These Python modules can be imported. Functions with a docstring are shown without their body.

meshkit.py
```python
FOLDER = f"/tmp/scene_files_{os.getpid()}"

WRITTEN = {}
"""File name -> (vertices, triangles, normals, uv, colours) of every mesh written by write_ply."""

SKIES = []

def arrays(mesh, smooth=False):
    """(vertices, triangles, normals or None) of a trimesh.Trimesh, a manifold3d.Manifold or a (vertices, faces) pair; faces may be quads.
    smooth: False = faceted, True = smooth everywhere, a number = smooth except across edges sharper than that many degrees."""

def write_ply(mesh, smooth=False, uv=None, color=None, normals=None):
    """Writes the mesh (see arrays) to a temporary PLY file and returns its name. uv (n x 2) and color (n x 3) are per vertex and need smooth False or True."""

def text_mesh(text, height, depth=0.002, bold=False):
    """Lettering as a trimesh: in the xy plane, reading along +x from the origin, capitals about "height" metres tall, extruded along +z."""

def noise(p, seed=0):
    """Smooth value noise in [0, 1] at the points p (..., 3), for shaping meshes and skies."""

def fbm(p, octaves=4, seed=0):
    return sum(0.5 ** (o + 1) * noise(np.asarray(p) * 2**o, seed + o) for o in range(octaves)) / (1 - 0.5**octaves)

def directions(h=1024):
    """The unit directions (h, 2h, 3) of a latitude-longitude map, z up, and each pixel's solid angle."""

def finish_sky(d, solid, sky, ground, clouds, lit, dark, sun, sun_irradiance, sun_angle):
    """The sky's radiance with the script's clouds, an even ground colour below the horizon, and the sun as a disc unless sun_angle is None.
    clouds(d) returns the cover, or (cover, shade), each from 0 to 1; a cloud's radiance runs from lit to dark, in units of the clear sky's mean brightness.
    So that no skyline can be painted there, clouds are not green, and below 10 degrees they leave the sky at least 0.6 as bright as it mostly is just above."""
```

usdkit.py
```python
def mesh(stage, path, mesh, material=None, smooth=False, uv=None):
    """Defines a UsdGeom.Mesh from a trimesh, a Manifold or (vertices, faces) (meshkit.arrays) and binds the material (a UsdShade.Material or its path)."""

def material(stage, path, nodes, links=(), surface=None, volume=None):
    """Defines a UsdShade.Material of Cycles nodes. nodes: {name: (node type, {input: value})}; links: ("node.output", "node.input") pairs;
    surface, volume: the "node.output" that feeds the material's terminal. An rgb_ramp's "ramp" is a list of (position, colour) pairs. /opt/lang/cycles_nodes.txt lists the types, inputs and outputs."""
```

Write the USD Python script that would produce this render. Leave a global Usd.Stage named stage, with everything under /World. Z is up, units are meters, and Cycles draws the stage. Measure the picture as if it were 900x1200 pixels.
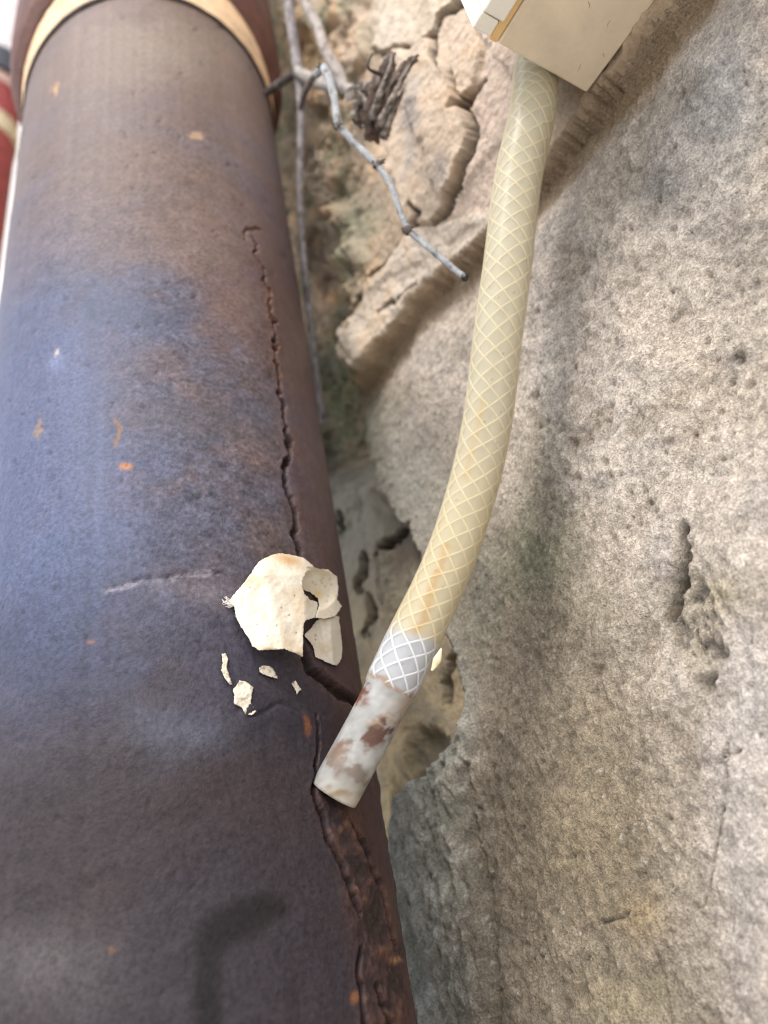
import math, random
import numpy as np, trimesh, usdkit, meshkit
from scipy.spatial import cKDTree
from pxr import Usd, UsdGeom, UsdLux, UsdShade, Gf, Sdf, Vt

stage = Usd.Stage.CreateInMemory()
UsdGeom.SetStageUpAxis(stage, 'Z'); UsdGeom.SetStageMetersPerUnit(stage, 1.0)
UsdGeom.Xform.Define(stage, '/World')
rng = np.random.default_rng(11); random.seed(11)

# ------------------------------------------------------------------ camera, sky, sun, exposure
EYE = 1.50                                   # camera height above the ground
F = 901.0                                    # focal length in photograph pixels (900 wide)
R = 0.055                                    # radius of the rusty pipe; its axis is x = y = 0
EXPOSURE = 1.10
FOCUS, FSTOP = 0.180, 10.2
SUN_DIR = np.array([-0.52, -0.66, 0.80]); SUN_DIR /= np.linalg.norm(SUN_DIR)
SUN_INT, SUN_ANGLE, SKY_STRENGTH = 0.40, 28.0, 0.13

def ray(px, py): return np.array([(px - 450) / F, (600 - py) / F, -1.0])
def unit(v): return np.asarray(v, float) / np.linalg.norm(v)
_up = unit(ray(157, -870))                   # the pipe's vanishing point gives the camera's pitch and roll
def _tangent(p):
    n = unit(np.cross(_up, ray(*p))); d = np.cross(n, _up)
    return d * np.sign(d @ ray(*p))
_dl, _dr = _tangent((0, 350)), _tangent((408, 700))
DIST = R / math.sin(math.acos(_dl @ _dr) / 2)
_y = unit(_dl + _dr)
M = np.array([np.cross(_y, _up), _y, _up])   # camera axes to world axes
C = np.array([0, -DIST, EYE])
cam = UsdGeom.Camera.Define(stage, '/World/camera')
m4 = np.eye(4); m4[:3, :3] = M.T; m4[3, :3] = C
cam.AddTransformOp().Set(Gf.Matrix4d(*m4.ravel().tolist()))
cam.CreateHorizontalApertureAttr(26.0 * 900 / F); cam.CreateVerticalApertureAttr(26.0 * 1200 / F)
cam.CreateFocalLengthAttr(26.0); cam.CreateClippingRangeAttr(Gf.Vec2f(0.01, 2000))
cam.CreateFStopAttr(FSTOP); cam.CreateFocusDistanceAttr(FOCUS); cam.CreateExposureAttr(EXPOSURE)

el, rot = math.asin(SUN_DIR[2]), math.atan2(SUN_DIR[0], SUN_DIR[1])
sky_m = usdkit.material(stage, '/World/Looks/sky', {
    's': ('sky_texture', {'sky_type': 'single_scattering', 'sun_disc': False, 'sun_elevation': el, 'sun_rotation': rot, 'aerosol_density': 2.0}),
    'tc': ('texture_coordinate', {}), 'n': ('noise_texture', {'scale': 2.2, 'detail': 6.0, 'roughness': 0.6}),
    'r': ('rgb_ramp', {'ramp': [(0.38, (0, 0, 0)), (0.62, (1, 1, 1))]}),
    'mx': ('mix', {'color2': (9.0, 9.3, 9.8)}), 'b': ('background_shader', {'strength': SKY_STRENGTH})},
    [('tc.generated', 'n.vector'), ('n.fac', 'r.fac'), ('r.color', 'mx.fac'), ('s.color', 'mx.color1'), ('mx.color', 'b.color')], surface='b.background')
dome = UsdLux.DomeLight.Define(stage, '/World/sky')
UsdShade.MaterialBindingAPI.Apply(dome.GetPrim()).Bind(sky_m)
dome.GetPrim().SetCustomDataByKey('kind', 'structure')
sun = UsdLux.DistantLight.Define(stage, '/World/sun')
sun.CreateIntensityAttr(SUN_INT); sun.CreateAngleAttr(SUN_ANGLE); sun.CreateNormalizeAttr(True); sun.CreateColorAttr(Gf.Vec3f(1.0, 0.93, 0.84))
zax = SUN_DIR; xax = unit(np.cross([0, 0, 1], zax)); yax = np.cross(zax, xax)
s4 = np.eye(4); s4[0, :3], s4[1, :3], s4[2, :3] = xax, yax, zax
sun.AddTransformOp().Set(Gf.Matrix4d(*s4.ravel().tolist()))

# ------------------------------------------------------------------ helpers
def at(px, py, depth): return C + M @ ray(px, py) * depth
def project(P):
    q = (P - C) @ M
    d = np.maximum(-q[..., 2], 1e-4)
    return np.where(-q[..., 2] > 0.01, 450 + F * q[..., 0] / d, 1e5), np.where(-q[..., 2] > 0.01, 600 - F * q[..., 1] / d, 1e5), d
def on_pipe(px, py, r=R):
    v = M @ ray(px, py); a = v[0]**2 + v[1]**2; b = 2 * (C[0]*v[0] + C[1]*v[1]); c = C[0]**2 + C[1]**2 - r*r
    D = max(b*b - 4*a*c, 0.0)
    return C + v * (-b - math.sqrt(D)) / (2*a)
WDIR = M @ ray(-181, 1277); WDIR[2] = 0; WDIR = unit(WDIR)      # horizontal run of the wall, to the far left
WN = np.array([WDIR[1], -WDIR[0], 0]); WN *= -np.sign(WN @ (M @ np.array([0, 0, -1.0])))
W0 = at(690, 108, 0.212)                                        # the wall's face where the cable cover touches it
U = -WDIR                                                      # to the right along the wall
def on_wall(px, py, off=0.0):
    v = M @ ray(px, py); t = ((W0 + WN * off - C) @ WN) / (v @ WN); P = C + v * t
    return np.array([(P - W0) @ U, P[2]])
def wall_xyz(u, z, h): return W0[None] * [1, 1, 0] + np.multiply.outer(u, U) + np.multiply.outer(h, WN) + np.multiply.outer(z, [0, 0, 1.0])
def sstep(a, b, x): t = np.clip((x - a) / (b - a), 0, 1); return t * t * (3 - 2 * t)
def seg_dist(X, Y, pts, radii=None):
    """Distance of each point to a polyline; with radii also the local radius there."""
    best, rad = np.full(X.shape, 1e9), np.ones(X.shape)
    for k in range(len(pts) - 1):
        a, b = np.asarray(pts[k], float), np.asarray(pts[k+1], float); d = b - a
        t = np.clip(((X - a[0]) * d[0] + (Y - a[1]) * d[1]) / max(d @ d, 1e-12), 0, 1)
        e = np.hypot(X - a[0] - t * d[0], Y - a[1] - t * d[1])
        if radii is not None: rad = np.where(e < best, radii[k] * (1 - t) + radii[k+1] * t, rad)
        best = np.minimum(best, e)
    return (best, rad) if radii is not None else best
def inside(X, Y, pts):
    r = np.zeros(X.shape, bool); n = len(pts)
    for k in range(n):
        (x0, y0), (x1, y1) = pts[k], pts[(k+1) % n]
        if y0 == y1: continue
        r ^= ((y0 > Y) != (y1 > Y)) & (X < (x1 - x0) * (Y - y0) / (y1 - y0) + x0)
    return r
def sdf(X, Y, pts): d = seg_dist(X, Y, list(pts) + [pts[0]]); return np.where(inside(X, Y, pts), d, -d)
def blend(col, c, k): return col + (np.asarray(c) - col) * np.clip(k, 0, 1)[:, None]
used = {}
def numbered(parent, name):
    k = (parent, name); used[k] = used.get(k, -1) + 1
    return f'{parent}/{name}' + (f'_{used[k]:03d}' if used[k] else '')
def thing(name, label, cat, group=None, kind=None):
    p = UsdGeom.Xform.Define(stage, numbered('/World', name)).GetPrim()
    return tag(p, label, cat, group, kind)
def tag(p, label=None, cat=None, group=None, kind=None):
    for k, v in (('label', label), ('category', cat), ('group', group), ('kind', kind)):
        if v: p.SetCustomDataByKey(k, v)
    return p
def obj(name, mesh, mat, parent=None, smooth=True, col=None, label=None):
    path = numbered(str(parent.GetPath()) if parent else '/World', name)
    m = usdkit.mesh(stage, path, mesh, mat, smooth=smooth)
    if col is not None:
        UsdGeom.PrimvarsAPI(m).CreatePrimvar('col', Sdf.ValueTypeNames.Color3fArray, 'vertex').Set(Vt.Vec3fArray.FromNumpy(np.clip(col, 0, 1).astype(np.float32)))
    return tag(m.GetPrim(), label)
def spline(pts, n):
    pts = np.asarray(pts, float); t = np.concatenate([[0], np.cumsum(np.linalg.norm(np.diff(pts, axis=0), axis=1))])
    from scipy.interpolate import CubicSpline, PchipInterpolator
    return CubicSpline(t, pts)(np.linspace(0, t[-1], n))
def frames(p):
    t = np.gradient(p, axis=0); t /= np.linalg.norm(t, axis=1, keepdims=True)
    a = unit(np.cross(t[0], [0.3, 1, 0.2])); A = []
    for k in range(len(p)):
        a = unit(a - t[k] * (a @ t[k])); A.append(a)
    A = np.array(A); return t, A, np.cross(t, A)
def grid_faces(nr, nc, wrap=False):
    i, j = np.meshgrid(np.arange(nr - 1), np.arange(nc if wrap else nc - 1), indexing='ij'); j2 = (j + 1) % nc
    a, b, c, d = i*nc + j, i*nc + j2, (i+1)*nc + j2, (i+1)*nc + j
    return np.vstack([np.stack([a, b, c], -1).reshape(-1, 3), np.stack([a, c, d], -1).reshape(-1, 3)])
def tube(p, r, sides=10, rough=0.0, seed=0, cap=True):
    p = np.asarray(p, float); r = np.broadcast_to(r, (len(p),)).astype(float); t, A, B = frames(p); ang = np.arange(sides) * 2*np.pi/sides
    ring = np.cos(ang)[None, :, None] * A[:, None] + np.sin(ang)[None, :, None] * B[:, None]
    rr = r[:, None] * np.ones(sides)
    if rough: rr = rr * (1 + rough * (2 * meshkit.fbm((p[:, None] + ring * r[:, None, None]) * 900, 3, seed) - 1))
    v = (p[:, None] + ring * rr[..., None]).reshape(-1, 3); f = grid_faces(len(p), sides, True)
    if cap:
        n = len(v); v = np.vstack([v, p[0], p[-1]]); k = np.arange(sides); k2 = (k + 1) % sides; o = (len(p) - 1) * sides
        f = np.vstack([f, np.stack([np.full(sides, n), k2, k], -1), np.stack([np.full(sides, n+1), o + k, o + k2], -1)])
    return v, f
def join(parts):
    v, f, n = [], [], 0
    for a, b in parts: v.append(a); f.append(np.asarray(b) + n); n += len(a)
    return np.vstack(v), np.vstack(f)
def box(lo, hi, bevel=0.0):
    import manifold3d as m3
    lo, hi = np.asarray(lo, float), np.asarray(hi, float)
    if not bevel: b = trimesh.creation.box(hi - lo); b.apply_translation((lo + hi) / 2); return np.array(b.vertices), np.array(b.faces)
    s = trimesh.creation.icosphere(2, bevel); pts = np.vstack([s.vertices + np.where([(k >> i) & 1 for i in range(3)], hi - bevel, lo + bevel) for k in range(8)])
    h = trimesh.convex.convex_hull(pts); return np.array(h.vertices), np.array(h.faces)

# ------------------------------------------------------------------ materials
def mat(name, nodes, links, surface='p.BSDF'): return usdkit.material(stage, '/World/Looks/' + name, nodes, links, surface=surface)
def plain(name, rgb, rough=0.6, spec=0.4, scale=60.0, var=0.25, bump=0.0002, bscale=600.0, **kw):
    return mat(name, {'g': ('geometry', {}), 'n': ('noise_texture', {'scale': scale, 'detail': 5.0, 'roughness': 0.65}),
        'mr': ('map_range', {'from_min': 0.3, 'from_max': 0.7, 'to_min': 1 - var, 'to_max': 1 + var}),
        'm': ('vector_math', {'math_type': 'scale', 'vector1': rgb}), 'bn': ('noise_texture', {'scale': bscale, 'detail': 3.0}), 'b': ('bump', {'distance': bump, 'strength': 1.0}),
        'p': ('principled_bsdf', {'roughness': rough, 'specular_ior_level': spec, **kw})},
        [('g.position', 'n.vector'), ('n.fac', 'mr.value'), ('mr.result', 'm.scale'), ('m.vector', 'p.base_color'), ('g.position', 'bn.vector'), ('bn.fac', 'b.height'), ('b.normal', 'p.normal')])
def painted(name, rough, spec, fine, var, bumps, rough_var=0.0, extra=None):
    """Colour from the mesh's own 'col' primvar, times a fine grain; bumps = [(kind, scale, distance), ...]."""
    nodes = {'g': ('geometry', {}), 'a': ('attribute', {'attribute': 'col'}), 'n': ('noise_texture', {'scale': fine, 'detail': 4.0, 'roughness': 0.7}),
        'mr': ('map_range', {'from_min': 0.25, 'from_max': 0.75, 'to_min': 1 - var, 'to_max': 1 + var}), 'm': ('vector_math', {'math_type': 'scale'}),
        'rr': ('map_range', {'from_min': 0.3, 'from_max': 0.7, 'to_min': rough - rough_var, 'to_max': rough + rough_var}),
        'p': ('principled_bsdf', {'roughness': rough, 'specular_ior_level': spec, **(extra or {})})}
    links = [('g.position', 'n.vector'), ('n.fac', 'mr.value'), ('a.color', 'm.vector1'), ('mr.result', 'm.scale'), ('m.vector', 'p.base_color'), ('n.fac', 'rr.value'), ('rr.result', 'p.roughness')]
    prev = None
    for k, (kind, scale, dist) in enumerate(bumps):
        if kind == 'noise': nodes[f't{k}'] = ('noise_texture', {'scale': scale, 'detail': 4.0, 'roughness': 0.65}); out = f't{k}.fac'
        else: nodes[f't{k}'] = ('voronoi_texture', {'scale': scale, 'feature': 'f1'}); out = f't{k}.distance'
        nodes[f'b{k}'] = ('bump', {'distance': dist, 'strength': 1.0, 'invert': kind != 'noise'})
        links += [('g.position', f't{k}.vector'), (out, f'b{k}.height')]
        if prev: links.append((prev + '.normal', f'b{k}.normal'))
        prev = f'b{k}'
    if prev: links.append((prev + '.normal', 'p.normal'))
    return mat(name, nodes, links)
PLASTER = painted('plaster', 0.92, 0.25, 1500.0, 0.60, [('noise', 900.0, 0.0006), ('noise', 2000.0, 0.0009)])
STONE = painted('stone', 0.88, 0.3, 700.0, 0.22, [('noise', 260.0, 0.0010), ('noise', 900.0, 0.0006)])
RUST = painted('rusted_iron', 0.50, 0.17, 900.0, 0.48, [('noise', 1000.0, 0.00022), ('noise', 2400.0, 0.00012)], rough_var=0.10)
SHELL = painted('shell', 0.48, 0.45, 800.0, 0.06, [('noise', 700.0, 0.00016)])

# ------------------------------------------------------------------ the rusty pipe
JOINT, LIP = (EYE + .3507, .0880, -.2176), (EYE + .3581, .1180, -.5818)      # the joint and the bell's lip both sit askew (height = a + b x + c y)

def build_pipe():
    a0 = -math.pi / 2
    th = np.concatenate([np.linspace(a0 - math.pi, a0 - 1.45, 40)[:-1], np.linspace(a0 - 1.45, a0 + 1.45, 400), np.linspace(a0 + 1.45, a0 + math.pi, 40)[1:-1]])
    zs = np.concatenate([np.linspace(0.0, EYE - 0.07, 60)[:-1], np.arange(EYE - 0.07, EYE + 0.40, 0.00055), np.linspace(EYE + 0.402, EYE + 1.7, 60)])
    T, Z = np.meshgrid(th, zs); T, Z = T.ravel(), Z.ravel(); N = np.stack([np.cos(T), np.sin(T), 0*T], -1)
    P = N * R + np.stack([0*T, 0*T, Z], -1); X, Y, D = project(P)
    X = np.where((N * (C - P)).sum(1) > 0, X, 1e5)
    w = meshkit.fbm(P * 500, 3, 1) - .5; w2 = meshkit.fbm(P * 180, 3, 2) - .5; w3 = meshkit.fbm(P * 45, 4, 3) - .5; w4 = meshkit.fbm(P * 1100, 2, 4) - .5
    h = 0.0005 * w3 + 0.00012 * w2 + 0.00010 * w
    jx, jy = X + 16 * w2 + 2.2 * w + 2.0*w4, Y + 13 * np.roll(w2, 77)
    cracks = [
        ([(293, 268), (300, 290), (309, 325), (318, 360), (322, 400), (325, 440), (333, 490), (340, 530), (335, 555), (340, 575), (345, 610), (349, 655)], [.9, 1.4, 1.5, 1.6, 1.4, 2.0, 2.6, 3.3, 2.6, 3.9, 4.1, 3.6], 0.0022),
        ([(283, 276), (293, 268), (309, 270)], [1.2, 2, 1.2], 0.0009),
        ([(352, 755), (366, 785), (384, 800), (404, 813), (428, 832)], [3.5, 5.5, 6.0, 6.0, 5.0], 0.0025),
        ([(369, 838), (371, 888), (368, 929), (380, 965), (399, 1009), (413, 1050), (419, 1072)], [1.3, 1.7, 2.5, 3.0, 2.6, 3.2, 2.0], 0.0017),
        ([(422, 1112), (419, 1145), (428, 1193), (434, 1240)], [2.4, 2.8, 3.0, 3.0], 0.0017),
        ([(410, 960), (428, 995), (435, 1017), (450, 1046), (457, 1086), (463, 1112)], [1.6, 2.8, 2.8, 3.2, 2.6, 1.6], 0.0017),
        ([(439, 1156), (454, 1193), (470, 1240)], [2.5, 3.4, 3.6], 0.002),
        ([(120, 692), (165, 680), (220, 672), (272, 668)], [1.0, 1.6, 1.8, 1.2], 0.0004),
    ]
    ck = np.zeros(len(P)); lip = np.zeros(len(P)); rim = np.zeros(len(P))
    for pts, rad, dep in cracks:
        d, rr = seg_dist(jx, jy, pts, rad)
        k = 1 - sstep(0.55, 1.15, d / rr); h -= dep * k; ck = np.maximum(ck, k * min(dep / 0.002, 1)); rim = np.maximum(rim, (1 - sstep(1.0, 3.2, d / rr)) * min(dep / 0.002, 1))
        h += 0.00012 * (dep > .001) * sstep(0.9, 1.6, d / rr) * (1 - sstep(1.6, 5.0, d / rr))
    # heavy scale between and beside the lower cracks
    sc = [(378, 900), (400, 930), (420, 970), (446, 1030), (468, 1110), (486, 1240), (440, 1240), (424, 1120), (408, 1020), (380, 940)]
    s = sstep(-16, 14, sdf(jx, jy, sc)); h += s * (0.0003 + 0.0016 * w2 + 0.0014 * w + 0.0006 * w4)
    blister = np.exp(-(((jx - 335) / 55)**2 + ((jy - 842) / 26)**2)); h += 0.0009 * blister + blister * 0.0012 * w2
    sh = (1 - sstep(0, 1, seg_dist(jx, jy, [(296, 838), (330, 824), (352, 832)]) / 5)); h -= sh * 0.0007
    low = sstep(500, 1100, Y) * (Y < 5000); h += low * 0.0005 * w2
    edge = sstep(360, 470, X - 0.165 * (Y - 700)) * sstep(650, 900, Y); h += edge * 0.0011 * w2
    for (x, y, r_, d_) in [(68, 416, 6, .0005), (144, 545, 5, .0003), (233, 160, 8, .0003), (110, 335, 5, .0002), (262, 60, 5, .0003)]:
        h -= d_ * np.exp(-(((jx - x)/r_)**2 + ((jy - y)/r_)**2))
    pits = rng.uniform([0, 0], [420, 1200], (170, 2)); kd = cKDTree(pits).query(np.c_[np.clip(jx, -999, 2000), np.clip(jy, -999, 2000)])[0]; h -= 0.00025 * np.exp(-(kd / 3.0)**2)
    P = P + N * h[:, None]
    # painted colours: rust bloom, blue-grey mottle, stains, flecks, plus sky sheen and right-hand shade
    c = np.tile(np.array([0.108, 0.082, 0.082]), (len(P), 1))
    big = meshkit.fbm(P * 22, 4, 7); med = meshkit.fbm(P * 75, 4, 8)
    c = blend(c, (0.080, 0.080, 0.114), sstep(.42, .64, big)); c = blend(c, (0.112, 0.076, 0.068), sstep(.50, .66, med) * .5); c *= (1 + .8 * w2 + .8 * w + 1.1 * w4)[:, None]
    xa = np.where(Y < 5000, X, 200); ya = np.where(Y < 5000, Y, 500)
    c = blend(c, (0.170, 0.118, 0.096), (1 - sstep(60, 400, ya)) * .72)                      # paler near the joint
    c = blend(c, (0.072, 0.096, 0.182), .78 * (1 - sstep(60, 240, xa + 40*w3)) * sstep(150, 500, ya) * (1 - sstep(760, 1000, ya)))  # bluish sky sheen painted onto the left side
    c = blend(c, (0.024, 0.0185, 0.022), sstep(520, 920, ya + 160 * w3 + .30*(xa - 200)) * .92)               # darker lower length
    c = blend(c, (0.060, 0.030, 0.027), sstep(290, 345, xa - 0.16 * (ya - 450) + 26 * w3) * .7 * sstep(150, 320, ya))  # rust brown, darkened to paint in the shade of the right side
    for (x, y, rx, ry, q, col) in [(150, 375, 55, 22, .55, (.075, .085, .130)), (90, 440, 34, 60, .45, (.10, .12, .21)), (235, 490, 100, 26, .5, (.075, .072, .088)), (270, 350, 36, 60, .35, (.17, .10, .085)),
                                   (105, 550, 40, 100, .4, (.10, .12, .20)), (190, 60, 90, 40, .4, (.26, .22, .18)), (240, 280, 60, 40, .3, (.19, .13, .11)), (250, 800, 90, 60, .35, (.05, .048, .075)),
                                   (325, 840, 60, 36, .75, (.022, .019, .026)), (230, 700, 60, 16, .35, (.17, .15, .18)), (210, 850, 60, 30, .3, (.10, .115, .16)), (60, 1140, 70, 60, .35, (.11, .10, .105))]:
        c = blend(c, col, q * 1.3 * np.exp(-((((xa - x) + 60*w3 + 26*w2)/rx)**2 + (((ya - y) + 60*np.roll(w3, 99) + 26*w2)/ry)**2)))
    streak = meshkit.fbm(np.stack([T * 34, Z * 5, 0*T], -1), 4, 17) - .5; c *= (1 + .28 * streak)[:, None]; c = blend(c, (.02, .016, .016), .5 * np.exp(-(kd / 2.2)**2))
    st = seg_dist(xa + 50*w3 + 26*w2 + 8*w, ya + 24*w2 + 30*np.roll(w3, 44), [(318, 1062), (275, 1078), (244, 1100), (238, 1140), (236, 1215)]); c = blend(c, (.008, .0065, .007), .80 * (1 - sstep(6, 29, st)))
    for (x, y, rx, ry, col) in [(66, 415, 4, 6, (.62, .54, .44)), (68, 424, 9, 12, (.12, .14, .24)), (144, 545, 7, 4, (.36, .17, .09)), (136, 505, 3, 16, (.19, .12, .09)), (66, 105, 3, 8, (.38, .23, .12)), (231, 160, 7, 3, (.36, .25, .17)),
                                (46, 500, 4, 14, (.18, .13, .12)), (357, 852, 4, 12, (.15, .06, .03)), (108, 752, 4, 3, (.15, .08, .07)), (132, 1112, 7, 3, (.11, .065, .04)), (413, 1168, 6, 8, (.15, .07, .035)), (463, 1126, 8, 3, (.22, .12, .06))]:
        c = blend(c, col, 1.35 * np.exp(-(((jx - x)/rx)**2 + ((jy - y)/ry)**2)**1.5))
    sl = seg_dist(jx, jy, [(120, 694), (165, 682), (220, 673), (270, 668)]); c = blend(c, (.27, .25, .30), .55 * (1 - sstep(1, 6, sl)) * sstep(-.15, .1, w) )
    c = blend(c, (.095, .048, .030), s * sstep(-.02, .18, w2 + .4 * w) * .7); c = blend(c, (.022, .017, .016), s * sstep(.0, .16, -w2 - .5*w) * .8)
    up = 1 - sstep(380, 520, ya)
    c = blend(c, (.26, .115, .06), rim * (.10 + .5 * up) * sstep(-.12, .12, w)); c = blend(c, (.016, .011, .010), ck * (.6 + .38 * (1 - up)))
    c = blend(c, (.42, .24, .15), (w4 > .21) * (rng.random(len(P)) < .35) * .5 * up * rim)
    return (P, grid_faces(len(zs), len(th), True)), c
pipe = thing('rusty_pipe', 'thick rusted iron pipe with long split, standing in front of the stone wall', 'pipe')
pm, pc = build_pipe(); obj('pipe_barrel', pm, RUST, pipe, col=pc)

def ring_mesh(profile, n=220, rough=0.0, seed=5):
    """A lathe about the pipe's axis: profile = [(radius, share of the way from the joint to the bell's lip, extra height), ...]."""
    t = np.arange(n) * 2*np.pi/n; pr = []
    for a, b in zip(profile[:-1], profile[1:]):
        k = max(3, int(np.hypot(b[0] - a[0], b[2] - a[2] + .02 * (b[1] - a[1])) / 0.0008)); pr += [tuple(np.array(a) + (np.array(b) - a) * q / k) for q in range(k)]
    pr = np.array(pr + [profile[-1]]); v = []
    for r_, sh_, dz in pr:
        x, y = r_*np.cos(t), r_*np.sin(t); pl = lambda k: k[0] + k[1]*x + k[2]*np.minimum(y, -.016)
        v.append(np.stack([x, y, (1 - sh_) * pl(JOINT) + sh_ * np.maximum(pl(LIP), pl(JOINT) + .004) + dz], -1))
    v = np.array(v); nn = meshkit.fbm(v * 260, 3, seed) - .5
    out = np.stack([np.cos(t), np.sin(t), 0*t], -1)
    v = v + out[None] * (rough * nn)[..., None] + np.array([0, 0, 1.0]) * (rough * .8 * (meshkit.fbm(v * 200, 3, seed+1) - .5))[..., None]
    return v.reshape(-1, 3), grid_faces(len(pr), n, True)[:, ::-1]
CREAM = plain('cream_sealant', (0.66, 0.47, 0.30), 0.75, 0.3, 90, .25, .0004, 500)
SOCKET = plain('socket_iron', (0.115, 0.052, 0.042), 0.66, 0.35, 70, .35, .0004, 420)
obj('joint_gap_line', ring_mesh([(R - .001, 0, .003), (R + .0003, 0, -.0003), (R + .0008, 0, -.0002), (R + .0011, 0, .0016)], rough=.0005), plain('gap_black', (.025, .018, .017), .7, .3), pipe)  # black ring added for the dark gap line at the joint
obj('sealant_ring', ring_mesh([(R - .0005, 0, .0030), (R + .0007, 0, .0013), (R + .0012, .1, .0010), (R + .0021, 1, 0), (R + .0015, 1, .003)], rough=.0008), CREAM, pipe)
obj('socket_collar', ring_mesh([(R + .0012, 1, .0035), (R + .0020, 1, .0008), (R + .0034, 1, .0016), (R + .0062, 1, .0062), (R + .0078, 1, .0125), (R + .0084, 1, .022), (R + .0084, 1, .085), (R + .006, 1, .095), (R + .001, 1, .10)], rough=.0006), SOCKET, pipe)

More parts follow.
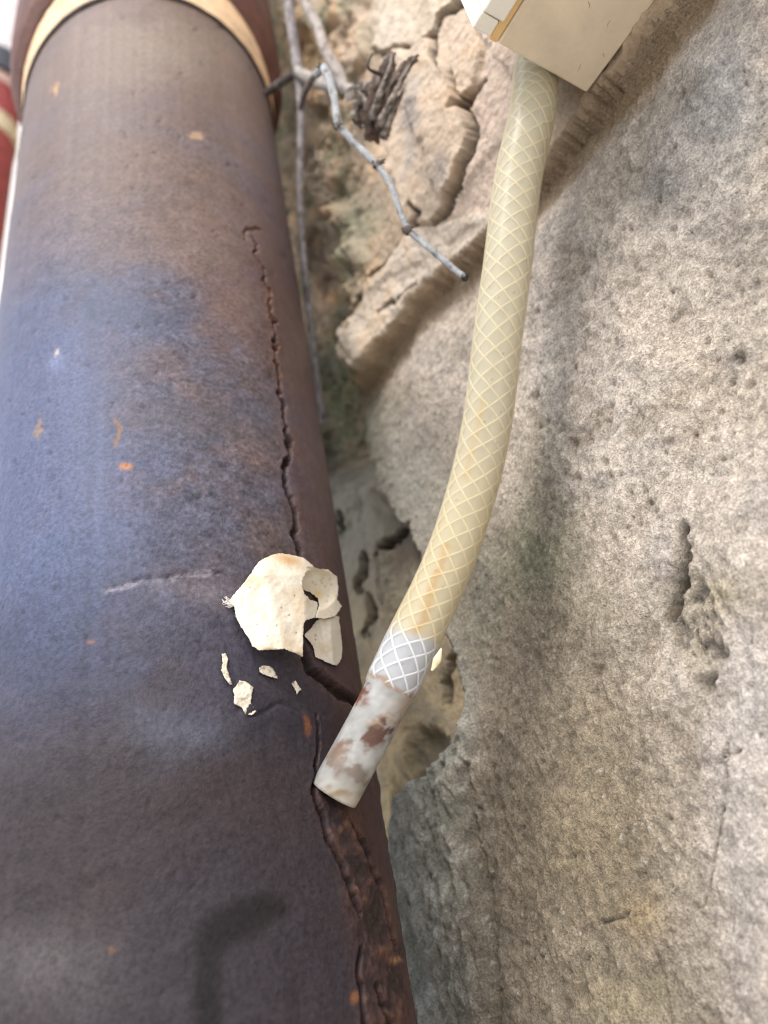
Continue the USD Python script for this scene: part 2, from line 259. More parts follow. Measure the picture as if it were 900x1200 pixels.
# ------------------------------------------------------------------ the stone wall with its thick render
def build_wall():
    ug = np.concatenate([np.linspace(-1.25, -.604, 30), np.arange(-.60, -.262, .0035), np.arange(-.26, .075, .00056), .075 + np.geomspace(.002, 2.6, 34)])
    zg = np.concatenate([np.linspace(0, EYE - .085, 40)[:-1], np.arange(EYE - .085, EYE + .33, .0006), np.arange(EYE + .33, EYE + .62, .0010), EYE + .62 + np.geomspace(.002, 1.6, 30)])
    u, z = np.meshgrid(ug, zg); sh = u.shape; u, z = u.ravel(), z.ravel()
    Q = np.stack([u, z, 0*u], -1)
    nA = meshkit.fbm(Q * 30, 4, 21) - .5; nB = meshkit.fbm(Q * 110, 4, 22) - .5; nC = meshkit.fbm(Q * 420, 3, 23) - .5; nD = meshkit.fbm(Q * 950, 2, 24) - .5
    rot = np.roll
    uu, zz = u + .004 * nB + .0005 * nC, z + .004 * rot(nB, 1234) + .0005 * rot(nC, 777)
    wp = lambda pts, off: [tuple(on_wall(x, y, off)) for x, y in pts]
    ridge = [(860, -110), (783, 0), (744, 47), (717, 82), (686, 113), (655, 160), (620, 205), (590, 245), (559, 281), (540, 297), (512, 321), (480, 354), (460, 384), (432, 424), (397, 468), (384, 490)]
    upoly = wp(ridge, 0.0) + [(-1.4, EYE + .10), (-1.4, EYE + 3), (.3, EYE + 3), (.3, EYE + .5)]
    dU = sdf(uu, zz, upoly)                                   # > 0 on the bare stones above the ledge
    left = sstep(-.150, -.178, u); kU = sstep(-.0012 - .012 * left, .0012 + .008 * left, dU)
    hp = -.0072 + .0038 * sstep(.004, .030, -dU) + .0030 * sstep(.03, .12, -dU) + .006 * nA + .0014 * nB + .0010 * nC + .0008 * nD
    hu = .0005 + .004 * sstep(.0, .05, dU) + .005 * nA + .0018 * nB + .0014 * nC + .0007 * nD
    # recess of bare stone low beside the pipe
    rb = [(380, 575), (420, 585), (455, 600), (485, 622), (530, 690), (541, 735), (552, 775), (566, 815), (562, 850), (545, 872), (528, 890), (520, 905), (500, 915), (484, 925), (477, 950), (470, 1010), (480, 1100), (494, 1210), (505, 1300)]
    rpoly = wp(rb, -.006) + [(-1.4, EYE - .1), (-1.4, EYE + .27)]
    dR = sdf(uu, zz, rpoly)
    soft = .0016 + .012 * sstep(EYE + .13, EYE + .19, z)
    kR = sstep(-soft, soft * .3, dR)
    h = hp * (1 - kU) + hu * kU
    h += .0035 * (1 - kU) * (1 - kR) * np.exp(-np.maximum(-dR, 0) / .006) * sstep(EYE + .15, EYE + .10, z)      # rolled edge of the render
    hr = -.015 + .006 * nA + .003 * (meshkit.fbm(np.stack([u * 120, z * 30, 0*u], -1), 3, 31) - .5) + .0020 * nB + .0007 * nC
    h = h * (1 - kR) + hr * kR
    P = wall_xyz(u, z, h); X, Y, D = project(P)
    jx, jy = X + 14 * nB + 10 * nC + 5 * nD, Y + 14 * rot(nB, 999) + 10 * rot(nC, 555) + 5*nD
    s = np.minimum(D, .5) / F                                  # metres per photograph pixel here
    # slabs of the bare stone: outlines as they stand on the wall
    slabs = {'A': [(398, 150), (420, 128), (470, 62), (508, 50), (530, 84), (546, 116), (556, 150), (556, 186), (546, 216), (528, 246), (510, 264), (486, 262), (470, 240), (455, 205), (430, 185)],
             'B': [(425, -60), (430, 30), (440, 62), (465, 60), (490, 54), (512, 46), (519, 24), (546, 4), (552, -60)],
             'C': [(508, 50), (519, 26), (547, 6), (560, 30), (570, 60), (556, 108), (546, 116), (530, 84)],
             'D': [(552, -60), (640, -60), (640, 100), (620, 205), (590, 245), (530, 255), (556, 190), (558, 118), (572, 60), (560, 28)],
             'E': [(330, -60), (425, -60), (430, 30), (436, 66), (405, 110), (384, 130), (350, 90)],
             'F': [(486, 264), (512, 268), (560, 245), (590, 245), (559, 281), (512, 321), (480, 354), (432, 424), (405, 455), (402, 400), (440, 325)]}
    lift = {'A': .0030, 'B': .0022, 'C': .0016, 'D': .0, 'E': .004, 'F': .0012}
    tilt = {'A': (2.6, -1.0), 'B': (1.5, 2.0), 'C': (2.0, .5), 'D': (-.8, 0), 'E': (1.5, 1.0), 'F': (-.5, .6)}
    sx_, sy_ = X + 16 * nB + 2.5 * nC, Y + 16 * rot(nB, 999) + 2.5 * rot(nC, 555)
    sid = np.full(len(u), -1); gap = np.zeros(len(u))
    for k, (name, pts) in enumerate(slabs.items()):
        d = sdf(sx_, sy_, pts); i = (d > 0) & (kU > .5); sid[i & (sid < 0)] = k
        cx, cy = np.mean([q[0] for q in pts]), np.mean([q[1] for q in pts]); h += kU * sstep(-.8, 2.0, d) * (lift[name] + (tilt[name][0] * (X - cx) + tilt[name][1] * (Y - cy)) * 1e-5)
    # flakes split off the slabs along straight edges
    for (x0, y0), (x1, y1), dh in [((445, 70), (470, 250), .0010), ((470, 70), (520, 235), .0012), ((400, 170), (500, 120), .0008), ((560, 30), (640, 150), .0010), ((540, 235), (620, 120), .0014), ((440, 340), (560, 262), .0010), ((350, 60), (420, 20), .0012)]:
        q = ((jx - x0) * (y1 - y0) - (jy - y0) * (x1 - x0)) / np.hypot(x1 - x0, y1 - y0); along = ((jx - x0) * (x1 - x0) + (jy - y0) * (y1 - y0)) / ((x1 - x0)**2 + (y1 - y0)**2); h += kU * dh * sstep(-.8, .8, q + 5 * nB) * sstep(34, 6, q) * sstep(-.1, .05, along) * sstep(1.1, .95, along)
    for pts, rad, dep in [([(530, 84), (546, 116), (556, 150), (556, 186), (546, 216), (528, 246), (508, 266)], [1.0, 1.3, 2, 3.6, 3.8, 3.4, 1.5], .012), ([(440, 62), (465, 61), (490, 54), (512, 46), (519, 24)], [1, 1.5, 1.8, 2, 1.6], .007),
                          ([(519, 24), (536, 12), (544, -2), (548, -30)], [1.8, 2.6, 4, 4], .014), ([(540, 128), (552, 118), (562, 104), (569, 94)], [2.6, 5, 4, 1.6], .012), ([(512, 52), (516, 66), (522, 82)], [1.2, 1.8, 1.4], .005),
                          ([(486, 264), (460, 300), (432, 336), (404, 370)], [2, 2.6, 3, 2.5], .004), ([(450, 372), (470, 352), (492, 336)], [1, 1.6, 1.2], .002), ([(488, 262), (494, 250), (486, 236)], [3, 3, 1.5], .006)]:
        d, rr = seg_dist(sx_, sy_, pts, rad); k = 1 - sstep(.5, 1.2, d / rr); h -= dep * k * kU; gap = np.maximum(gap, (1 - sstep(.7, 1.25, d / rr)) * kU)
    # nodules of the rough mossy strip beside the pipe
    rub = kU * (1 - sstep(385, 445, X + .06 * (Y - 250))) * sstep(660, 560, Y)
    h += rub * (.010 * nB + .004 * nC - .002)
    for (x, y, r_, a) in [(385, 345, 16, .008), (368, 285, 14, .004), (415, 300, 18, .004), (380, 200, 18, .005), (352, 120, 18, .006), (395, 250, 14, .004), (360, 20, 26, .008), (410, 410, 26, .005)]:
        h += a * kU * np.exp(-(((jx - x)/r_)**2 + ((jy - y)/r_)**2)**2)
    h -= .036 * sstep(366, 336, X - .165 * (Y - 110) + 14 * nB) * sstep(590, 500, Y) * (X > -500)          # the wall falls back into a dark pocket behind the pipe
    # holes in the recess
    hole = np.zeros(len(u))
    for pts, rad, dep in [([(427, 650), (424, 672), (417, 690)], [3, 5, 3], .010), ([(431, 700), (435, 722), (430, 742)], [4, 8, 4], .009), ([(478, 622), (462, 634), (447, 646), (438, 655)], [5, 7, 5, 2], .010), ([(530, 770), (520, 800), (524, 824)], [4, 7, 4], .006), ([(398, 600), (396, 620)], [3, 4], .005)]:
        d, rr = seg_dist(jx, jy, pts, rad); k = 1 - sstep(.4, 1.3, d / rr); h -= dep * k; hole = np.maximum(hole, k)
    cup = sstep(1.15, .85, np.hypot((jx - 512 - .35 * (jy - 890)) / 27, (jy - 895) / 42)) * kR; h -= .0045 * cup
    for (x, y0, y1, w_, a) in [(452, 640, 720, 9, .004), (470, 780, 900, 14, .004), (455, 840, 980, 10, .003), (490, 660, 730, 12, .003)]:
        h += a * kR * np.exp(-((jx - x - .1 * (jy - y0)) / w_)**2) * sstep(y0 - 20, y0 + 20, jy) * sstep(y1 + 30, y1 - 20, jy)
    coarse = (1 - kU) * sstep(560, 700, X) * sstep(620, 200, Y) * (X < 2000); h += coarse * (.0012 * nB + .0009 * nC)
    # render: folds, scar with a hole, cracks, pits
    kP = (1 - kU) * (1 - kR)
    d, rr = seg_dist(jx, jy, [(552, 900), (545, 940), (548, 985), (562, 1040), (572, 1100), (578, 1220)], [5, 8, 11, 11, 9, 10]); h -= .0028 * np.exp(-(d / rr)**2) * kP
    d = seg_dist(jx, jy, [(545, 870), (520, 960), (530, 1060), (548, 1220)]); h += .0022 * np.exp(-(d / 18)**2) * kP
    fur = (1 - sstep(540, 600, X)) * sstep(820, 900, Y) * kP; h += fur * (.0030 * nB + .0032 * (meshkit.fbm(np.stack([u * 420, z * 170, 0*u], -1), 3, 33) - .5))
    scar = sstep(-8, 6, sdf(jx, jy, [(800, 612), (812, 650), (828, 690), (848, 730), (846, 770), (828, 812), (812, 802), (786, 752), (778, 720), (786, 670)]))
    h += kP * scar * (-.0022 + .0035 * nB + .003 * nC)
    d, rr = seg_dist(jx, jy, [(801, 618), (802, 640), (799, 662), (791, 690), (787, 712), (779, 728)], [1.5, 5.5, 4, 5, 5.5, 2]); k = 1 - sstep(.4, 1.25, d / rr); h -= .0085 * k; hole = np.maximum(hole, k)
    d, rr = seg_dist(jx, jy, [(806, 742), (812, 760), (818, 768)], [2.5, 2.5, 1.5]); k = 1 - sstep(.4, 1.2, d / rr); h -= .003 * k; hole = np.maximum(hole, k * .6)
    lobe = np.exp(-(((jx - 872) / 38)**2 + ((jy - 660) / 62)**2)); h += .004 * lobe
    d = seg_dist(jx, jy, [(812, 640), (838, 690), (862, 730), (876, 790)]); h -= .0012 * np.exp(-(d / 6)**2) * kP
    crk = np.zeros(len(u))
    for pts, w_ in [([(853, 868), (851, 905), (846, 960), (838, 1010), (832, 1042), (822, 1066)], .9), ([(768, 1118), (776, 1150), (786, 1196), (792, 1240)], 1.5), ([(870, 880), (850, 885), (842, 894)], 1.4), ([(700, 1080), (722, 1078), (738, 1070)], 1.6)]:
        d = seg_dist(X + 5*nC + 6*nB, Y + 5*nD, pts); k = 1 - sstep(.5, 1.5, d / w_); h -= .0009 * k * kP; crk = np.maximum(crk, k * kP * sstep(-.2, .1, nC))
    pl = [(628, 465, 5), (632, 500, 4), (671, 520, 5), (691, 517, 3), (708, 543, 5), (783, 518, 5), (836, 516, 3), (636, 452, 3), (676, 560, 4), (738, 578, 3), (866, 420, 8), (880, 450, 4), (762, 590, 3), (660, 555, 3)]
    px_ = [(x, y, r_ * 1.0) for x, y, r_ in pl] + [(*rng.uniform([570, 60], [930, 1200]), rng.uniform(.9, 2.6)) for _ in range(520)] + [(*rng.uniform([600, 60], [920, 560]), rng.uniform(1.4, 3.2)) for _ in range(80)]
    px_ = np.array(px_); kd, ki = cKDTree(px_[:, :2]).query(np.c_[np.clip(X + 3*nC, -9e3, 9e3), np.clip(Y + 3*nD, -9e3, 9e3)]); k = np.exp(-(kd / px_[ki, 2])**2) ; h -= kP * k * np.minimum(px_[ki, 2], 4) * .00042; pit = k * kP
    # aggregate grains that stand proud of the render
    gr = np.array(rng.uniform([-.26, EYE - .08], [.07, EYE + .35], (17000, 2))); kd, ki = cKDTree(gr).query(np.c_[u, z]); gs = (.00028 + .0005 * rng.random(len(gr)) ** 3)[ki]; k = np.sqrt(np.clip(1 - (kd / gs)**2, 0, 1)); h += kP * k * gs * .7
    gcol = (rng.random(len(gr)) < .16)[ki] * (kd < gs) * kP
    P = wall_xyz(u, z, h); X, Y, D = project(P); X = np.clip(X, -3000, 4000); Y = np.clip(Y, -3000, 4000)
    jx, jy = X + 40 * nA + 26 * nB + 14 * nC, Y + 40 * rot(nA, 3333) + 26 * rot(nB, 999) + 14 * rot(nC, 555)
    # colours
    c = np.tile(np.array([.53, .455, .38]), (len(u), 1))
    g = lambda x, y, rx, ry: np.exp(-(((jx - x)/rx)**2 + ((jy - y)/ry)**2))
    c = blend(c, (.40, .37, .35), sstep(-.05, .2, nA) * .5); c = blend(c, (.54, .46, .39), sstep(0.0, .2, nB) * .45); c = blend(c, (.34, .27, .20), sstep(.08, .26, -nB) * .40)
    dark = sstep(540, 740, jy + .35 * (600 - jx)) * sstep(890, 660, jx - .25 * (jy - 900)); c = blend(c, (.200, .168, .125), dark * .88)
    for x, y, rx, ry, q, col in [(690, 980, 90, 120, .5, (.30, .24, .155)), (640, 640, 45, 50, .55, (.17, .17, .12)), (560, 700, 26, 60, .5, (.20, .21, .17)), (770, 215, 30, 34, .8, (.175, .155, .13)), (868, 300, 44, 60, .6, (.23, .205, .17)), (720, 300, 40, 30, .4, (.28, .25, .21)), (830, 130, 50, 40, .5, (.24, .235, .23)), (640, 560, 40, 70, .55, (.24, .225, .17)), (620, 660, 40, 50, .6, (.155, .155, .105)), (700, 720, 60, 40, .4, (.30, .26, .19)),
                                 (860, 420, 20, 18, .6, (.18, .16, .15)), (800, 200, 90, 120, .35, (.30, .30, .30)), (640, 420, 34, 50, .25, (.5, .5, .48)), (850, 690, 24, 26, .5, (.52, .44, .27)), (870, 1000, 40, 190, .45, (.46, .43, .41)), (745, 1075, 30, 26, .4, (.40, .29, .15)),
                                 (700, 840, 70, 40, .3, (.33, .27, .19)), (880, 820, 24, 60, .5, (.56, .52, .49)), (860, 100, 30, 60, .3, (.5, .5, .5)), (726, 1180, 60, 40, .4, (.38, .32, .2)), (520, 520, 40, 60, .3, (.30, .26, .22))]:
        c = blend(c, col, 1.25 * q * g(x, y, rx, ry))
    c *= (1 + .55 * nC + .6 * nD + .35 * nB)[:, None]
    ledge_shade = kP * sstep(.013, .004, -dU + .004 * nB); c = blend(c, (.33, .235, .145), ledge_shade * .8)                      # brown strip under the ledge, its shade painted in
    gl = (1 - sstep(470, 570, jx)) * sstep(760, 880, jy) * kP; c = blend(c, (.46, .46, .42), gl * .88)
    gl2 = (1 - sstep(520, 590, jx)) * sstep(800, 900, jy) * kP; c = blend(c, (.22, .225, .19), gl2 * .5 * sstep(-.02, .2, -nB)); c = blend(c, (.60, .61, .57), gl2 * .5 * sstep(.0, .2, nC + nB))
    edge = kP * np.exp(-np.maximum(-dR, 0) / .004) * sstep(EYE + .16, EYE + .09, z); c = blend(c, (.36, .39, .38), edge * .5)
    grn = (1 - sstep(480, 600, jx)) * sstep(430, 500, jy) * (1 - sstep(600, 700, jy)) * (1 - kU); c = blend(c, (.30, .28, .24), grn * .6)
    c = blend(c, (.085, .105, .055), .75 * g(425, 505, 26, 62) * (1 - kU)); c = blend(c, (.10, .085, .06), .5 * g(400, 470, 40, 26)); c = blend(c, (.38, .38, .35), .5 * g(470, 570, 40, 60) * (1 - kU))
    # bare stones
    sc_ = {0: (.55, .44, .34), 1: (.55, .46, .36), 2: (.50, .40, .31), 3: (.48, .385, .32), 4: (.56, .44, .34), 5: (.56, .48, .40)}
    cu = np.tile(np.array([.44, .34, .25]), (len(u), 1))
    for k, col in sc_.items(): cu[sid == k] = col
    cu = blend(cu, (.58, .36, .17), sstep(.08, .24, nB) * .28 * (sid != 3)); cu = blend(cu, (.34, .28, .22), sstep(.06, .22, -nB) * .45)
    cu = blend(cu, (.24, .23, .225), .75 * g(480, 130, 14, 40) * (sid == 0)); cu = blend(cu, (.27, .25, .24), .7 * g(516, 205, 11, 22)); cu = blend(cu, (.30, .28, .27), .6 * g(478, 180, 10, 30)); cu = blend(cu, (.60, .53, .45), .6 * g(450, 25, 22, 40))
    cu = blend(cu, (.20, .145, .10), rub * .6 * sstep(-.12, .10, -nB)); cu = blend(cu, (.155, .165, .10), rub * .75 * sstep(-.1, .16, rot(nB, 4321) + .6 * nA)); cu = blend(cu, (.50, .33, .19), rub * .5 * sstep(.10, .24, nB + .3*nC))
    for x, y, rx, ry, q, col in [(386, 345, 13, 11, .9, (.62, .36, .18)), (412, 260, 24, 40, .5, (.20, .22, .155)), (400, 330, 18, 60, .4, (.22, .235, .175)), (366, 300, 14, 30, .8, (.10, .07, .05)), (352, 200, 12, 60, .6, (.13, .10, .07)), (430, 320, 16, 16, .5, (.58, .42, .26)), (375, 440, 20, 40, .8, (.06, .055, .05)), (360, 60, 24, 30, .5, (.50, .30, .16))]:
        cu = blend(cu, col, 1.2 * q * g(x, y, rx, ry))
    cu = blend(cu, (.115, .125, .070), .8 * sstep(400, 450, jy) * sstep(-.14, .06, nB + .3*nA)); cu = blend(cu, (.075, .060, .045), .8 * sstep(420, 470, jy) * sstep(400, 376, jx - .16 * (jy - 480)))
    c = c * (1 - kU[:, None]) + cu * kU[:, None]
    under = (1 - left) * sstep(.0022, .0006, dU) * sstep(-.012, -.004, dU + .004*nB) * (1 - kR); c = blend(c, (.30, .225, .15), under * .7)  # underside of the ledge painted brown as its shade
    # bare stone of the recess
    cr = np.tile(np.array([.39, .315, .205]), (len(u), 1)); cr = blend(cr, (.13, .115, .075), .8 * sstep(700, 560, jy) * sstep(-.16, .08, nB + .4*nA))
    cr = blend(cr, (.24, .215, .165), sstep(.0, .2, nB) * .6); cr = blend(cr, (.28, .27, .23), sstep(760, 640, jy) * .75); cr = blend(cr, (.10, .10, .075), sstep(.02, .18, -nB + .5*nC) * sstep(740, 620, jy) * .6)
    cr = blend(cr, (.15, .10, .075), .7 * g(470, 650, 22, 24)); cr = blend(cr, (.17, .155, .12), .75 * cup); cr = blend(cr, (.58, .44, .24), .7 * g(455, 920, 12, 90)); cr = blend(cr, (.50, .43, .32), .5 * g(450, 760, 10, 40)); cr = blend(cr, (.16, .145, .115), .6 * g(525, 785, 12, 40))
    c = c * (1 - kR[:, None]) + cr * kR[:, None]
    c = blend(c, (.05, .042, .035), np.maximum(hole * .75, gap * .92)); c = blend(c, (.16, .13, .10), crk * .8); c = blend(c, (.25, .20, .15), pit * .5); c = blend(c, (.62, .57, .50), gcol * .45)  # slab gaps painted near-black, their shadow put into the colour
    sc2 = scar * kP; c = blend(c, (.36, .31, .235), sc2 * .6); c = blend(c, (.12, .105, .09), sc2 * sstep(.02, .14, -nC - .6*nB) * .75)
    # split into parts along the cracks
    f = grid_faces(*sh); lab = np.where(kR > .5, 10, np.where(kU > .5, np.where(sid >= 0, sid, 11), 12))[f[:, 0]]
    V, Fc, Nn = meshkit.arrays((P, f), True)
    if (Nn[0] @ WN) < 0: f = f[:, ::-1]; Nn = -Nn
    return P, f, Nn, c, lab
wall = thing('stone_wall', 'old wall of cracked tan stone under thick rough grey render', 'wall')
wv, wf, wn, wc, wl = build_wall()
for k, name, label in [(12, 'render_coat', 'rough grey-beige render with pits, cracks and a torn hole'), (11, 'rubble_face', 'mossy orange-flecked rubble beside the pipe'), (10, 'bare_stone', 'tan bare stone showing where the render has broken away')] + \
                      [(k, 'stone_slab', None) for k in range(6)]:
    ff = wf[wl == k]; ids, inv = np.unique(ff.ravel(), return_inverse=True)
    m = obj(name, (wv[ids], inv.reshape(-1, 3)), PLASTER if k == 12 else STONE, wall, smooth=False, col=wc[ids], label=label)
    mm = UsdGeom.Mesh(m); mm.CreateNormalsAttr(Vt.Vec3fArray.FromNumpy(wn[ids].astype(np.float32))); mm.SetNormalsInterpolation('vertex')
# the masonry behind the face, so that the wall is a solid
lo, hi = wall_xyz(np.array([-1.25, 2.67]), np.array([0, 0]), np.array([-.06, -.06])); bk = []
for hh in (-.12, -.45):
    for uu_ in (-1.25, 2.67):
        for z_ in (0, EYE + 2.2): bk.append(wall_xyz(np.array([uu_]), np.array([z_]), np.array([hh]))[0])
hull = trimesh.convex.convex_hull(np.array(bk)); obj('masonry_core', (hull.vertices, hull.faces), plain('masonry', (.30, .25, .19), .9, .2, 30, .4, .001, 200), wall, smooth=False)

# ------------------------------------------------------------------ cable cover (box) on the wall
IVORY = plain('ivory_plastic', (.68, .58, .44), .45, .4, 38, .16, .00006, 900)
WHITE = plain('white_plastic', (.80, .77, .70), .38, .45, 40, .05, .00004, 900)
AMBER = plain('painted_glow_amber', (.70, .47, .22), .45, .4, 60, .15, .00006, 900)
def wall_box(u0, u1, n0, n1, z0, z1, bevel=.0006):
    v, f = box((u0, n0, z0), (u1, n1, z1), bevel); f = f[:, ::-1] if np.dot(np.cross(U, WN), [0, 0, 1]) < 0 else f
    return wall_xyz(v[:, 0], v[:, 2], v[:, 1]), f
ZB = W0[2]
bx = thing('cable_cover', 'ivory plastic cable cover with white lid fixed to the wall above the hose', 'cable cover')
obj('cover_base', wall_box(-.0004, .24, .0004, .0316, ZB, ZB + .060, .0005), IVORY, bx, smooth=30)
obj('lit_gap_strip', wall_box(-.0008, .24, .0317, .0343, ZB + .0006, ZB + .057, .0003), AMBER, bx, smooth=30)  # strip in the gap before the lid, warm light painted into its amber
obj('lid', wall_box(.0042, .24, .0335, .0402, ZB - .0006, ZB + .0610, .0007), WHITE, bx, smooth=30)
obj('end_tab', wall_box(-.0002, .0040, .0345, .0402, ZB - .0002, ZB + .0600, .0006), WHITE, bx, smooth=30)
SCUFF = plain('scuff', (.44, .36, .26), .7, .3)
for marks in ([(.0030, .0070), (.0042, .0073), (.0050, .0075)], [(.0150, .0075), (.0158, .0080), (.0168, .0079)], [(.0165, .0150), (.0172, .0158), (.0176, .0167)], [(.0090, .0030), (.0094, .0034), (.0097, .0039)]):
    sp = [wall_xyz(np.array([a_]), np.array([ZB - .00005]), np.array([b_]))[0] for a_, b_ in marks]
    obj('scuff_mark', tube(sp, [.00005, .00013, .00005], 5), SCUFF, bx)

# ------------------------------------------------------------------ braided hose
HR = .0063
hp_ = [(624, 130, .2065), (609, 200, .2025), (596, 300, .1980), (584, 390, .1950), (570, 500, .1940), (549, 590, .1925), (521, 670, .1900), (486, 745, .1860), (455, 810, .1812), (421, 876, .1762), (391, 931, .1730)]
ctr = [at(*q) for q in hp_]
inn = [wall_xyz(np.array([a_]), np.array([ZB + b_]), np.array([c_]))[0] for a_, b_, c_ in [(.012, .036, .0105), (.0, .020, .0100), (-.0052, .0100, .0112), (-.0076, 0.0, .0138)]]
path = spline(inn + ctr, 460)
hose = thing('braided_hose', 'yellowed translucent braided hose hanging from the cable cover to the pipe', 'hose')
ht, hA, hB = frames(path); arc = np.concatenate([[0], np.cumsum(np.linalg.norm(np.diff(path, axis=0), axis=1))])
HX, HY, _ = project(path); s_clean = arc[np.argmin(np.hypot(HX - 484, HY - 750))]; s_milk = arc[np.argmin(np.hypot(HX - 457, HY - 806))]
S_ = 96; ang = np.arange(S_) * 2*np.pi/S_
ring = np.cos(ang)[None, :, None] * hA[:, None] + np.sin(ang)[None, :, None] * hB[:, None]
rad = HR * (1 + .035 * np.exp(-((arc - s_clean) / .010)**2) - .10 * sstep(s_milk - .002, s_milk + .004, arc))[:, None] * (1 + .012 * (2*meshkit.fbm((path[:, None] + ring * HR) * 160, 3, 41) - 1))
hv = path[:, None] + ring * rad[..., None]
P_ = hv.reshape(-1, 3); hx, hy, _ = project(P_); ss = np.repeat(arc, S_); nB_ = meshkit.fbm(P_ * 160, 4, 42) - .5; nC_ = meshkit.fbm(P_ * 600, 3, 43) - .5
def hose_zone(P, ss):
    nb = meshkit.fbm(P * 160, 4, 42) - .5; x, y, _ = project(P)
    slant = .00028 * (x - np.interp(ss, arc, HX)) / 1.0
    return sstep(-.0030, .0024, ss - s_clean + .009 * nb + .03 * slant), sstep(-.0006, .0006, ss - s_milk + .005 * nb)
k1, k2 = hose_zone(P_, ss)
hc = np.tile(np.array([.60, .555, .43]), (len(P_), 1)); hc = blend(hc, (.55, .495, .37), sstep(.0, .25, nB_) * .6); hc = blend(hc, (.70, .56, .30), sstep(450, 640, hy) * .25)
str_ = seg_dist(hx + 6 * nC_, hy, [(566, 470), (558, 505), (545, 560)]) ; hc = blend(hc, (.60, .43, .22), .5 * np.exp(-(str_ / 4.5)**2))
str_ = seg_dist(hx + 10 * nC_, hy, [(523, 640), (514, 668), (503, 700), (496, 726), (486, 742)]); hc = blend(hc, (.55, .37, .17), .75 * np.exp(-(str_ / 5.0)**2))
hc = blend(hc, (.54, .55, .57), k1)
mc = np.tile(np.array([.43, .43, .42]), (len(P_), 1)); mc = blend(mc, (.56, .50, .40), sstep(900, 940, hy) * .6)
for x, y, rx, ry, col, q in [(439, 860, 11, 15, (.10, .035, .018), 1.9), (398, 890, 11, 17, (.20, .155, .12), 1.2), (416, 906, 13, 9, (.21, .165, .13), 1.1), (424, 812, 6, 12, (.16, .055, .025), 1.6), (452, 842, 22, 5, (.35, .25, .17), .7), (478, 828, 14, 16, (.42, .34, .27), .8), (392, 930, 22, 6, (.33, .24, .15), .7), (400, 880, 9, 9, (.25, .17, .13), 1.0)]:
    mc = blend(mc, col, np.clip(q * 1.3 * np.exp(-(((hx - x + 26*nB_ + 22*nC_)/rx)**2 + ((hy - y + 26*nB_ - 22*nC_)/ry)**2)**1.1), 0, .92))
mc *= (1 + .5 * nC_ + .5 * nB_)[:, None]; hc = hc * (1 - k2[:, None]) + mc * k2[:, None]; hc *= (1 + .10 * nB_ + .08 * nC_)[:, None]
rust_rim = np.exp(-((ss - s_milk + .005 * nB_) / .0006)**2); hc = blend(hc, (.30, .17, .08), rust_rim * .75)
# small dirt specks
spk = rng.uniform([440, 100], [660, 900], (260, 2)); kd = cKDTree(spk).query(np.c_[hx, hy])[0]; hc = blend(hc, (.25, .17, .09), .7 * (kd < .8))
def soft(name, rough, tr, skin):
    """Cloudy plastic: gloss over a body that lets light through; the skin also shows what lies under it, as far as its 'clear' primvar says."""
    n = {'a': ('attribute', {'attribute': 'col'}), 'g': ('geometry', {}), 'n': ('noise_texture', {'scale': 900.0, 'detail': 3.0}), 'b': ('bump', {'distance': .00006, 'strength': 1.0}),
         'p': ('principled_bsdf', {'roughness': rough, 'specular_ior_level': .5}), 't': ('translucent_bsdf', {}), 'x': ('mix_closure', {'fac': tr})}
    l = [('a.color', 'p.base_color'), ('a.color', 't.color'), ('g.position', 'n.vector'), ('n.fac', 'b.height'), ('b.normal', 'p.normal'), ('p.BSDF', 'x.closure1'), ('t.BSDF', 'x.closure2')]
    if skin:
        n |= {'k': ('attribute', {'attribute': 'clear'}), 'tr': ('transparent_bsdf', {}), 'y': ('mix_closure', {})}
        l += [('x.closure', 'y.closure1'), ('tr.BSDF', 'y.closure2'), ('k.fac', 'y.fac')]
    return mat(name, n, l, surface='y.closure' if skin else 'x.closure')
SKIN, CORE, STRAND = soft('hose_skin', .22, .35, True), soft('hose_core', .5, .45, False), soft('braid_thread', .45, .3, False)
# outer skin and rim in one mesh, the core tube with its bore in another, the threads between them
nr = len(path); bore = path[:, None] + ring * (HR * .62); keep = 90
rimv = path[-1] + ring[-1] * (HR * .80) + ht[-1] * .0002
vv = np.vstack([P_, rimv]); colr = np.vstack([hc, np.tile((.42, .35, .26), (S_, 1))])
clear = np.append(.45 * (1 - k1) + .55 * k1, np.zeros(S_)) * (1 - np.append(k2, np.ones(S_)) * .94)
o_ = obj('hose_skin', (vv, grid_faces(nr + 1, S_, True)), SKIN, hose, col=colr)
UsdGeom.PrimvarsAPI(UsdGeom.Mesh(o_)).CreatePrimvar('clear', Sdf.ValueTypeNames.Color3fArray, 'vertex').Set(Vt.Vec3fArray.FromNumpy(np.repeat(clear[:, None], 3, 1).astype(np.float32)))
cs = slice(0, None, 2); r_core = np.minimum(rad - .00075, HR * .87); cv = (path[:, None] + ring * r_core[..., None])[:, cs].reshape(-1, 3); S2 = S_ // 2; c2 = hc.reshape(nr, S_, 3)[:, cs].reshape(-1, 3)
obj('hose_core', (np.vstack([cv, bore[::-1][:keep, cs].reshape(-1, 3)]), grid_faces(nr + keep, S2, True)), CORE, hose, col=np.vstack([c2 * .92, np.tile((.30, .26, .20), (keep * S2, 1))]))
NB, PITCH = 7, 2*np.pi*HR*.86
sarc = np.linspace(arc[30], arc[-1] - .002, 560); cidx = lambda A: np.stack([np.interp(sarc, arc, A[:, k]) for k in range(3)], -1)
cp, cA, cB, cr_ = cidx(path), cidx(hA), cidx(hB), np.interp(sarc, arc, rad.mean(1))
